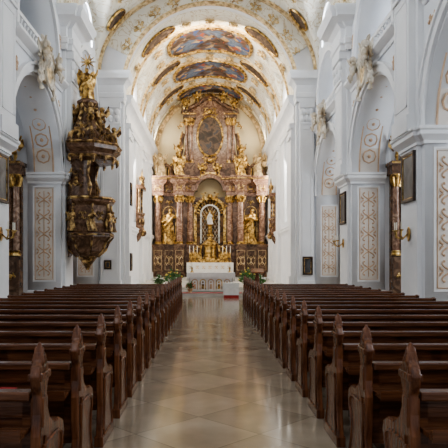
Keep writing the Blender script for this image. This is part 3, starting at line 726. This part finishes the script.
for s in (-1,1):
    for z,th in ((12.4,.3),(9.2,-.3)): scrolls(mb,lambda u,v,s=s,z=z:(s*u,-.2,zz(z)+v),.1,0,th,.7,.045)
mb.ball((0,-.3,zz(12.5)),.2); mb.ball((0,-.3,zz(9.1)),.22)
mb.obj('oval_frame','gold',ha)
mb=MB(); mb.ball((0,-.25,zz(13.45)),.22)
for i in range(17):
    a=-.3+(pi+.6)*i/16; L=.5 if i%2 else .65
    mb.tube([(.2*cos(a),-.2,zz(13.45)+.2*sin(a)),(L*cos(a),-.2,zz(13.45)+L*sin(a))],[.05,.015],5)
mb.obj('sunburst','gold',ha)
for s in (-1,1):
    for x,z,h in ((1.0,13.0,.9),(1.8,12.55,.85),(.55,8.0,.9),(2.35,9.3,.9)):
        mb=MB(); putto(mb,s*x,-.5,zz(z)+.05,h,int(x*10)+s); mb.obj('putto','gold',ha)
mb=MB(); mb.box(-1.3,1.3,-1.2,-.1,zz(1.5),zz(1.8)); mb.lathe([(.55,zz(1.8)),(.6,zz(1.9)),(.48,zz(2.0)),(.48,zz(2.75)),(.62,zz(2.85)),(.62,zz(2.92)),(.4,zz(3.1)),(.15,zz(3.3)),(.12,zz(3.4))],0,-.75,12)
for s in (-1,1):
    mb.tube([(s*.66,-1.05,zz(1.8)),(s*.7,-1.05,zz(2.2)),(s*.63,-1.05,zz(2.8))],[.08,.07,.09],8); mb.box(s*1.0-.25,s*1.0+.25,-1.05,-.7,zz(1.8),zz(2.35))
    scrolls(mb,lambda u,v,s=s:(s*u,-1.0,zz(2.45)+v),.9,0,.9,.5,.05)
mb.obj('tabernacle','gold',ha)
MB().box(-1.6,1.6,-2.4,-1.2,0,1.0).obj('altar_block','marbler',ha,0)
mb=MB(); mb.box(-1.66,1.66,-2.46,-1.2,1.0,1.05); mb.box(-1.66,1.66,-2.47,-2.44,.35,1.0)
for i in range(24):
    x=-1.6+i*3.2/23; mb.box(x-.045,x+.045,-2.468,-2.445,.26,.36)
mb.obj('altar_cloth','cloth',ha,0)
mb=MB()
for i in range(7):
    x=-1.35+i*.45
    for th in (pi/2,-pi/2): scrolls(mb,lambda u,v,x=x:(x+u*.8,-2.475,.72+v*.8),0,0,th,.26,.022,leaves=False)
mb.obj('cloth_embroidery','goldpale',ha)
STG='gilded saints of the high altar'
def st(x,y,z,h,seed,mat,label,wings=False,arm=0,face=0,group=STG,name='saint_statue',halo=False,staff=False):
    mb=MB(); statue(mb,0,0,0,h,seed,wings,arm,face,halo)
    mb.lathe([(.2*h,-.0),(.2*h,.03),(.17*h,.05)],0,0,12)
    o=mb.obj(name,mat); o.location=AP(x,y,z); o.scale=(AS,)*3; tag(o,label,'statue',group)
    if staff: MB().tube([(.28*h,-.13*h,.25*h),(.27*h,-.13*h,1.1*h)],.02*h,6).obj('staff','gold',o)
    return o
st(-3.05,-.3,2.9,2.75,1,'gold','gilded standing saint statue between altar columns',arm=1,staff=True)
st(3.05,-.3,2.9,2.75,2,'gold','gilded standing saint statue with folded arms between columns',arm=3)
st(-3.65,-.5,7.92,1.8,5,'goldpale','gilded winged angel statue on altar cornice',True,2,.3,name='angel_statue')
st(3.65,-.5,7.92,1.8,6,'goldpale','gilded winged angel statue on altar cornice',True,1,-.3,name='angel_statue')
st(-2.25,-.85,7.92,1.6,7,'gold','gilded winged angel statue on altar cornice',True,1,.2,name='angel_statue')
st(2.25,-.85,7.92,1.6,8,'gold','gilded winged angel statue on altar cornice',True,2,-.2,name='angel_statue')
md_=st(0,-.0,4.4,.95,9,'cloth','small robed madonna statue in the gilded niche',arm=3)
MB().lathe([(.06,.9),(.09,.95),(.07,1.0),(.09,1.06)],0,0,10).obj('crown','gold',md_)
MB().lathe([(.3,0),(.3,.1),(.16,.25),(.15,.75),(.3,.9)],0,0,12).obj('niche_pedestal','gold',ha,loc=(0,0,zz(3.5)))
def candlestick(x,y,z,h):
    e=root('candlestick',(x,y,z),0,'tall gilded altar candlestick with white candle','candlestick','altar candlesticks')
    MB().lathe([(.11,0),(.11,.03),(.05,.07),(.03,.14),(.05,.2),(.025,.27),(.025,h*.5),(.05,h*.53),(.02,h*.56),(.07,h*.6),(.02,h*.61)],seg=10).obj('stem','gold',e)
    MB().lathe([(.03,h*.61),(.03,h),(.005,h+.02)],seg=8).obj('candle','wax',e)
mz=.5+1.05*AS
for x in (-1.6,-1.3,-1.0,1.0,1.3,1.6): candlestick(x,AY-2.1*AS,mz,1.3)
fa=root('altar_table',(0.05,29.6,.15),0,'freestanding white altar with gilded arcaded front and lace cloth','altar')
MB().box(-1.15,1.15,-.45,.45,0,.92).obj('altar_body','white_marble',fa,0,bevel=.02)
MB().box(-1.08,1.08,-.48,-.45,.05,.78).obj('altar_frontal','cloth',fa,0)
for i in range(5):
    x=-.84+i*.42; mb=MB(); mb.archband(x,.5,.12,.17,-.5,-.475,'y',legs=.12,seg=12); mb.ball((x,-.485,.5),.05,1,.4,1,8,5); mb.tube([(x,-.485,.15),(x,-.485,.4)],[.08,.06],6,.4)
    mb.obj('gilded_frontal_arch','gold' if i%2 else 'peach',fa)
mb=MB(); mb.box(-1.25,1.25,-.55,.55,.92,1.0); mb.box(-1.25,1.25,-.56,-.54,.74,.92); mb.box(-1.26,-1.24,-.55,.55,.55,.92); mb.box(1.24,1.26,-.55,.55,.55,.92)
for i in range(20):
    x=-1.18+i*2.36/19; mb.box(x-.045,x+.045,-.56,-.54,.68,.75)
mb.obj('altar_cloth','cloth',fa,0)
for x in (-.95,1.05): candlestick(x,29.6,1.15,.45)
tag(MB().box(-1.6,1.6,27.7,28.3,.15,.165).obj('carpet','red',smooth=0),'red carpet laid before the altar table','carpet')
def bouquet(x,y,z,h,fm,label):
    e=root('flower_arrangement',(x,y,z),0,label,'flowers')
    MB().lathe([(.09,0),(.11,.02),(.07,.06),(.13,h*.25),(.15,h*.36),(.12,h*.38)],seg=12).obj('vase','goldpale',e)
    rnd=random.Random(int(x*100)); mb=MB(); fb=MB()
    for k in range(46):
        a=rnd.random()*2*pi; t=rnd.random()**.5; R=h*.42*t; zz_=h*(.55+.5*(1-t*t)*rnd.uniform(.5,1)+rnd.uniform(-.08,.08))
        p=(R*cos(a),R*sin(a),zz_); mb.tube([(0,0,h*.34),(p[0]*.5,p[1]*.5,zz_*.7),p],.008,4)
        if k%3==0: fb.ball(p,.055*min(1,h),1,1,.7,7,5)
        else: mb.add([(p[0]-.06,p[1],p[2]),(p[0],p[1]-.03,p[2]+.02),(p[0]+.07*cos(a),p[1]+.05,p[2]+.09),(p[0],p[1]+.04,p[2]-.02)],[(0,1,2,3)])
        mb.ball((p[0]*.8,p[1]*.8,p[2]*.9),.07*min(1,h),1,1,.6,6,4)
    mb.obj('foliage','leaf',e); fb.obj('blossoms',fm,e)
bouquet(-1.9,29.3,.15,1.25,'yellow','yellow flower arrangement in a tall vase beside altar table')
bouquet(1.95,29.3,.15,1.2,'yellow','yellow and green flower arrangement beside altar table')
bouquet(-1.0,28.0,.165,.55,'redf','red flowers in low vase before the altar')
bouquet(2.7,30.1,.15,.9,'paper','white flowers in vase beside altar table')
bouquet(-2.7,29.9,.15,.9,'paper','white flowers in vase beside altar table')
e=root('credence_table',(1.0,26.6,0),0,'small table draped in white cloth with red skirt','table')
MB().box(-.33,.33,-.27,.27,.0,.68).obj('table_frame','wood',e,0)
MB().box(-.36,.36,-.3,.3,.68,.71).box(-.36,.36,-.305,-.29,.14,.68).box(-.365,-.35,-.3,.3,.14,.68).box(.35,.365,-.3,.3,.14,.68).obj('tablecloth','cloth',e,0)
MB().box(-.35,.35,-.285,-.27,.0,.14).obj('red_skirt','red',e,0)
e=root('lectern',(2.4,28.5,.15),0,'carved wooden lectern on altar step','lectern')
MB().box(-.3,.3,-.25,.25,0,.08).lathe([(.12,.08),(.09,.3),(.14,.6),(.08,.9),(.1,1.0)],seg=10).obj('stand','woodend',e)
MB().prism([(-.3,1.0),(.25,1.18),(.25,1.22),(-.3,1.04)],-.32,.32,'x').obj('book_rest','woodend',e,0)
st(-1.2,-1.7,1.55,.8,21,'gold','small gilded kneeling angel on the altar top',True,3,.5,group='small altar angels',name='angel_statue')
st(1.2,-1.7,1.55,.8,22,'gold','small gilded kneeling angel on the altar top',True,3,-.5,group='small altar angels',name='angel_statue')

# ---------------------------------------------------------------- PULPIT
pu=root('pulpit',(-5.2,23.8,1.35),0,'dark marble and gold baroque pulpit with carved canopy','pulpit')
b0=1.35
def q(z): return z-b0
def hexl(mb,prof,cx=0,cy=0,seg=8): return mb.lathe(prof,cx,cy,seg,a0=pi/8,a1=pi/8+2*pi)
PB=-.78
def clipx(mb):
    mb.v=[(max(PB,v[0]),v[1],v[2]) for v in mb.v]; return mb
mb=MB(); hexl(mb,[(.08,q(1.85)),(.5,q(1.95)),(.74,q(2.15)),(.78,q(2.35)),(.86,q(2.5)),(1.02,q(2.66)),(1.12,q(2.76)),(1.12,q(2.9)),(.95,q(3.0)),(1.04,q(3.3)),(.96,q(4.05)),(1.14,q(4.2)),(1.18,q(4.38)),(.9,q(4.38)),(.85,q(3.2))]); clipx(mb).obj('basket','marblep',pu,20)
mb=MB(); mb.tube([(0,0,0),(0,0,q(1.5)),(0,0,q(1.7)),(0,0,q(1.95))],[.05,.12,.26,.45],10)
for k in range(8):
    a=2*pi*k/8+pi/8; c,s=cos(a),sin(a)
    mb.tube([(.45*c,.45*s,q(1.9)),(.78*c,.78*s,q(2.2)),(.9*c,.9*s,q(2.5)),(1.1*c,1.1*s,q(2.76))],[.03,.045,.045,.04],6)
    mb.tube([(1.0*c,1.0*s,q(3.0)),(1.08*c,1.08*s,q(3.4)),(1.0*c,1.0*s,q(4.1))],[.055,.035,.055],6)
    a2=a+pi/8; c2,s2=cos(a2),sin(a2); R=.97
    f=lambda u,v: ((R)*c2-u*s2,(R)*s2+u*c2,q(3.6)+v)
    for th in (pi/2,-pi/2): scrolls(mb,f,0,0,th,.3,.026)
hexl(mb,[(1.13,q(2.8)),(1.16,q(2.83)),(1.12,q(2.87))]); hexl(mb,[(1.18,q(4.28)),(1.22,q(4.33)),(1.18,q(4.4)),(1.08,q(4.4))])
clipx(mb).obj('gilded_basket_ornament','goldold',pu)
AA=[pi*.42+pi*1.16*i/16 for i in range(17)]
arc=[(max(PB,.84*cos(a)),.84*sin(a)) for a in AA]; arci=[(max(PB+.1,.72*cos(a)),.72*sin(a)) for a in AA[::-1]]
MB().prism(arc+arci,q(4.3),q(6.0),'z').obj('back_panel','marblep',pu,0)
for s in (-1,1):
    MB().tube([(.22,s*.80,q(4.38)),(.28,s*.86,q(4.8)),(.16,s*.80,q(5.3)),(.26,s*.84,q(5.95))],[.06,.1,.06,.09],8).obj('gilded_scroll_post','goldold',pu)
mb=MB()
for th in (pi/2,-pi/2): scrolls(mb,lambda a_,v:(-.3+a_,-.85,q(5.15)+v),0,0,th,.6,.04)
mb.ball((-.3,-.86,q(5.15)),.1)
mb.obj('gilded_back_ornament','goldold',pu)
mb=MB(); hexl(mb,[(1.0,q(5.88)),(1.22,q(5.92)),(1.3,q(6.05)),(1.24,q(6.2)),(1.42,q(6.35)),(1.46,q(6.6)),(1.26,q(6.7)),(1.0,q(6.85)),(.88,q(7.1)),(.7,q(7.3))]); clipx(mb).obj('canopy','marblep',pu,20)
mb=MB(); hexl(mb,[(1.45,q(6.5)),(1.5,q(6.56)),(1.45,q(6.62))]); hexl(mb,[(1.29,q(5.98)),(1.33,q(6.04)),(1.29,q(6.1))])
for k in range(16):
    a=2*pi*k/16; mb.tube([(1.25*cos(a),1.25*sin(a),q(6.0)),(1.28*cos(a),1.28*sin(a),q(5.88)),(1.24*cos(a),1.24*sin(a),q(5.76))],[.07,.07,.03],6)
for k in range(8):
    a=2*pi*k/8+pi/8; c,s=cos(a),sin(a)
    mb.tube([(1.3*c,1.3*s,q(6.6)),(1.18*c,1.18*s,q(6.9)),(.87*c,.87*s,q(7.1)),(.68*c,.68*s,q(7.5)),(.45*c,.45*s,q(7.9)),(.4*c,.4*s,q(8.3)),(.25*c,.25*s,q(8.5))],[.1,.11,.08,.07,.09,.07,.05],7)
clipx(mb).obj('crown_of_volutes','goldold',pu)
mb=MB(); hexl(mb,[(.66,q(7.25)),(.68,q(7.35)),(.42,q(7.7)),(.36,q(8.3)),(.45,q(8.4)),(.45,q(8.5)),(.3,q(8.6))]); mb.obj('canopy_top','marblep',pu,20)
for k in range(8):
    a=2*pi*k/8
    if cos(a)<-.6: continue
    mb=MB(); putto(mb,1.12*cos(a),1.12*sin(a),q(6.68),.75,k+30); mb.obj('putto','goldold',pu)
for k in range(4):
    a=2*pi*k/4+.4; mb=MB(); putto(mb,.62*cos(a),.62*sin(a),q(7.55),.8,k+50); mb.obj('putto','goldold',pu)
mb=MB(); statue(mb,0,0,q(8.55),1.4,77,True,1,.5); mb.obj('crowning_figure','gold',pu)
mb=MB(); mb.ball((0,0,q(10.2)),.12)
for k in range(10):
    a=2*pi*k/10; mb.tube([(.1*cos(a),0,q(10.2)+.1*sin(a)),(.35*cos(a),0,q(10.2)+.35*sin(a))],[.04,.01],5)
mb.obj('sunburst','gold',pu)
for k,(a,z) in enumerate(((-1.96,2.98),(-1.18,2.98),(-.4,2.98),(.4,2.98))):
    mb=MB(); statue(mb,1.08*cos(a),1.08*sin(a),q(z),.9,90+k,False,3,a+pi/2); mb.obj('carved_figure','goldold',pu)
mb=MB(); mb.box(PB,-.3,-.3,.3,q(2.6),q(3.3)); mb.prism([(PB,q(1.9)),(-.3,q(2.6)),(PB,q(2.6))],-.25,.25,'y'); mb.obj('wall_bracket','marblep',pu)
# ---------------------------------------------------------------- chancel oratories
def oratory(loc,rz):
    e=root('oratory_balcony',loc,rz,'gilded brown oratory balcony mounted on chancel wall','balcony','chancel oratories')
    mb=MB(); mb.lathe([(.05,0),(.35,.25),(.5,.6),(.75,.8),(.75,.9),(.68,.95),(.7,1.7),(.8,1.8),(.8,1.88)],0,0,12,1,.6,pi,2*pi)
    mb.box(-.75,.75,-.05,.0,.8,3.6); mb.box(-.85,.85,-.45,0,3.4,3.65)
    mb.obj('balcony_body','marblep',e,30)
    mb=MB()
    for s in (-1,1):
        mb.tube([(s*.7,-.2,1.9),(s*.66,-.2,2.6),(s*.7,-.2,3.4)],[.08,.06,.09],8)
        scrolls(mb,lambda u,v,s=s:(s*u,-.35,3.75+v),.05,0,.3,.8,.07)
    for k in range(7):
        x=-.6+k*.2; y=-.42*math.sqrt(max(0.02,1-(x/.72)**2)); mb.ball((x,y,1.3),.09,1,.6,2.4,8,6); mb.ball((x,y,1.8),.07)
    mb.ball((0,-.35,.6),.25); mb.ball((0,-.3,4.15),.2); mb.tube([(0,-.3,4.2),(0,-.3,4.8)],[.1,.02],6)
    mb.obj('gilded_ornament','goldold',e)
    for s in (-1,1):
        mb=MB(); putto(mb,s*.5,-.3,3.66,.6,s+2); mb.obj('putto','gold',e)
for sg in (1,-1): oratory((-(CW-.01)*sg,36.6 if sg>0 else 40.8,3.0),pi/2*sg)
# ---------------------------------------------------------------- chapel side altars
def side_altar(loc):
    e=root('side_altar',loc,0,'brown marble side altar with gilded columns in chapel','altar','side chapel altars')
    mb=MB(); mb.box(-1.6,1.6,-.3,0,0,2.0); mb.box(-1.0,1.0,-1.0,-.3,0,1.0); mb.box(-1.68,-1.0,-.75,-.3,0,1.9); mb.box(1.0,1.68,-.75,-.3,0,1.9)
    mb.box(-1.6,1.6,-.2,0,2.0,5.2); mb.box(-1.7,1.7,-.7,0,5.2,5.55); mb.box(-1.75,1.75,-.85,0,5.55,5.7)
    mb.prism([(-1.3,5.7),(1.3,5.7),(1.0,6.3),(.6,7.0),(0,7.3),(-.6,7.0),(-1.0,6.3)],-.3,0,'y')
    mb.obj('altar_body','marble',e,0)
    for x in (-1.5,-1.15,1.15,1.5): column(x,-.52 if abs(x)>1.3 else -.4,1.95,5.2,.14,'marbler',e)
    MB().prism(archhole(0,.65,2.3,3.8),-.25,-.2,'y').obj('altar_painting','paint',e,0)
    mb=MB(); mb.archband(0,3.8,.65,.8,-.32,-.19,'y',legs=2.2,seg=20); mb.obj('painting_frame','gold',e)
    for s in (-1,1):
        mb=MB(); scrolls(mb,lambda u,v,s=s:(s*u,-.32,6.3+v),.1,0,.3,.8,.06); mb.obj('gilded_scroll','gold',e)
        mb=MB(); scrolls(mb,lambda u,v,s=s:(s*u,-.78,1.0+v),1.34,0,pi/2,.4,.04); mb.obj('gilded_scroll','gold',e)
    MB().box(-1.76,1.76,-.88,-.84,5.6,5.66).obj('gilded_cornice_edge','gold',e,0)
    for s in (-1,1):
        mb=MB(); putto(mb,s*1.35,-.5,5.72,1.0,s+4); mb.obj('putto','gold',e)
    MB().box(-1.05,1.05,-1.05,-.3,1.0,1.04).box(-1.05,1.05,-1.06,-1.04,.7,1.0).obj('altar_cloth','cloth',e,0)
for x in (8.93,-9.24):
    for y in (22.9,YT): side_altar((x,y,0))
def picture(loc,rz,w,h,label,mat='paintdk',group=None):
    e=root('framed_picture',loc,rz,label,'picture',group)
    t=.09
    MB().box(-w/2,w/2,-.08,0,0,t).box(-w/2,w/2,-.08,0,h-t,h).box(-w/2,-w/2+t,-.08,0,t,h-t).box(w/2-t,w/2,-.08,0,t,h-t).obj('picture_frame','darkwood',e,0,bevel=.015)
    MB().box(-w/2+t,w/2-t,-.04,0,t,h-t).obj('canvas',mat,e,0)
    i=.025
    MB().box(-w/2+t,w/2-t,-.06,-.04,t,t+i).box(-w/2+t,w/2-t,-.06,-.04,h-t-i,h-t).box(-w/2+t,-w/2+t+i,-.06,-.04,t,h-t).box(w/2-t-i,w/2-t,-.06,-.04,t,h-t).obj('inner_gilding','gold',e,0)
G='station pictures on the piers'
for x,r_ in ((XL+PP,pi/2),(XR-PP,-pi/2)):
    picture((x,15.95,3.4),r_,1.0,1.4,'dark framed devotional picture on white pier',group=G)
picture((XR-PP,23.8,3.3),-pi/2,1.0,1.35,'dark framed devotional picture on white pier',group=G)
picture((5.3,YT-.28,1.0),0,.55,1.0,'dark portrait picture in black frame on pier')
picture((-5.55,YT-.28,1.3),0,.4,.5,'small dark framed picture on pier')
picture((-(CW-.22),31.9,4.9),pi/2,.5,1.3,'narrow brown framed picture on pilaster','paint')
picture((-(CW-.22),31.9,1.2),pi/2,.6,1.0,'small dark framed picture on chancel pilaster')
def sconce(loc,rz):
    e=root('wall_sconce',loc,rz,'gilded wall sconce with candles','sconce','pier sconces')
    mb=MB()
    mb.ball((0,-.03,.15),.15,1,.2,1.4); mb.tube([(0,-.05,.15),(0,-.2,.0),(0,-.38,.05),(0,-.42,.2)],.025,6)
    for s in (-1,1): mb.tube([(0,-.15,.05),(s*.12,-.25,.02),(s*.2,-.3,.1),(s*.2,-.3,.22)],.02,6)
    for x,y,z in ((0,-.42,.2),(-.2,-.3,.22),(.2,-.3,.22)): mb.lathe([(.03,z),(.07,z+.04),(.07,z+.05)],x,y,8)
    mb.obj('sconce_arm','gold',e)
    for x,y,z in ((0,-.42,.25),(-.2,-.3,.27),(.2,-.3,.27)):
        MB().lathe([(.018,z),(.018,z+.22)],x,y,8).obj('candle','wax',e)
for x,r_ in ((XL+PP,pi/2),(XR-PP,-pi/2)):
    sconce((x,15.95,2.35),r_)
sconce((XR-PP,23.8,2.35),-pi/2)
# ---------------------------------------------------------------- lights
def area(loc,target,sx,sy,e,c=(1,1,1)):
    L=bpy.data.lights.new('daylight','AREA'); L.shape='RECTANGLE'; L.size=sx; L.size_y=sy; L.energy=e; L.color=c  # shared by the window daylight and the added fill lamps
    o=bpy.data.objects.new('daylight',L); C.objects.link(o); o.location=loc
    o.rotation_euler=(Vector(target)-Vector(loc)).to_track_quat('-Z','Y').to_euler(); return o
SKY=(.89,.945,1.0); WARM=(1,.86,.66)
for i,(a,b_) in enumerate(BAYS):
    c=(a+b_)/2
    area((XL-1.25,c,13.5),(0,c,7),1.9,1.9,(200,480,850,850)[i],SKY); area((XR+1.25,c,13.5),(0,c,7),1.9,1.9,(130,260,420,560)[i],SKY)
    area((-10.95,c,5.0),(-7,c,3.5),1.7,3.2,35,SKY); area((10.65,c,5.0),(7,c,3.5),1.7,3.2,200,SKY)
    area((-10.95,c,10.3),(-7,c,9.5),1.7,1.7,12,SKY); area((10.65,c,10.3),(7,c,9.5),1.7,1.7,130,SKY)
for c in CB:
    area((-CW-.55,c,12.4),(0,c,9),1.6,.9,190,(1,.96,.88)); area((CW+.55,c,12.4),(0,c,9),1.6,.9,190,(1,.96,.88))
for c in (CB[0],CB[2]-.9):
    area((-CW-.55,c,7),(0,c,5),1.1,4,320,(1,.96,.88)); area((CW+.55,c,7),(0,c,5),1.1,4,320,(1,.96,.88))
area((0,-3,12),(0,22,7),9,5,480,SKY)  # added fill lamp behind the camera, standing in for an unseen west window
area((0,YC0+.9,14.9),(0,46,7),3.5,.6,600,WARM)  # added warm lamp behind the chancel arch to brighten the high altar
w=bpy.data.worlds.new('world'); bpy.context.scene.world=w; w.use_nodes=True
w.node_tree.nodes['Background'].inputs[0].default_value=(.80,.89,1,1); w.node_tree.nodes['Background'].inputs[1].default_value=.5
# ---------------------------------------------------------------- camera
cam=bpy.data.cameras.new('camera'); co=bpy.data.objects.new('camera',cam); C.objects.link(co)
co.location=(0,0,1.7); co.rotation_euler=(pi/2,0,0); cam.lens=45; cam.sensor_width=36; cam.shift_x=14/448; cam.shift_y=38/448; cam.clip_end=200
bpy.context.scene.camera=co
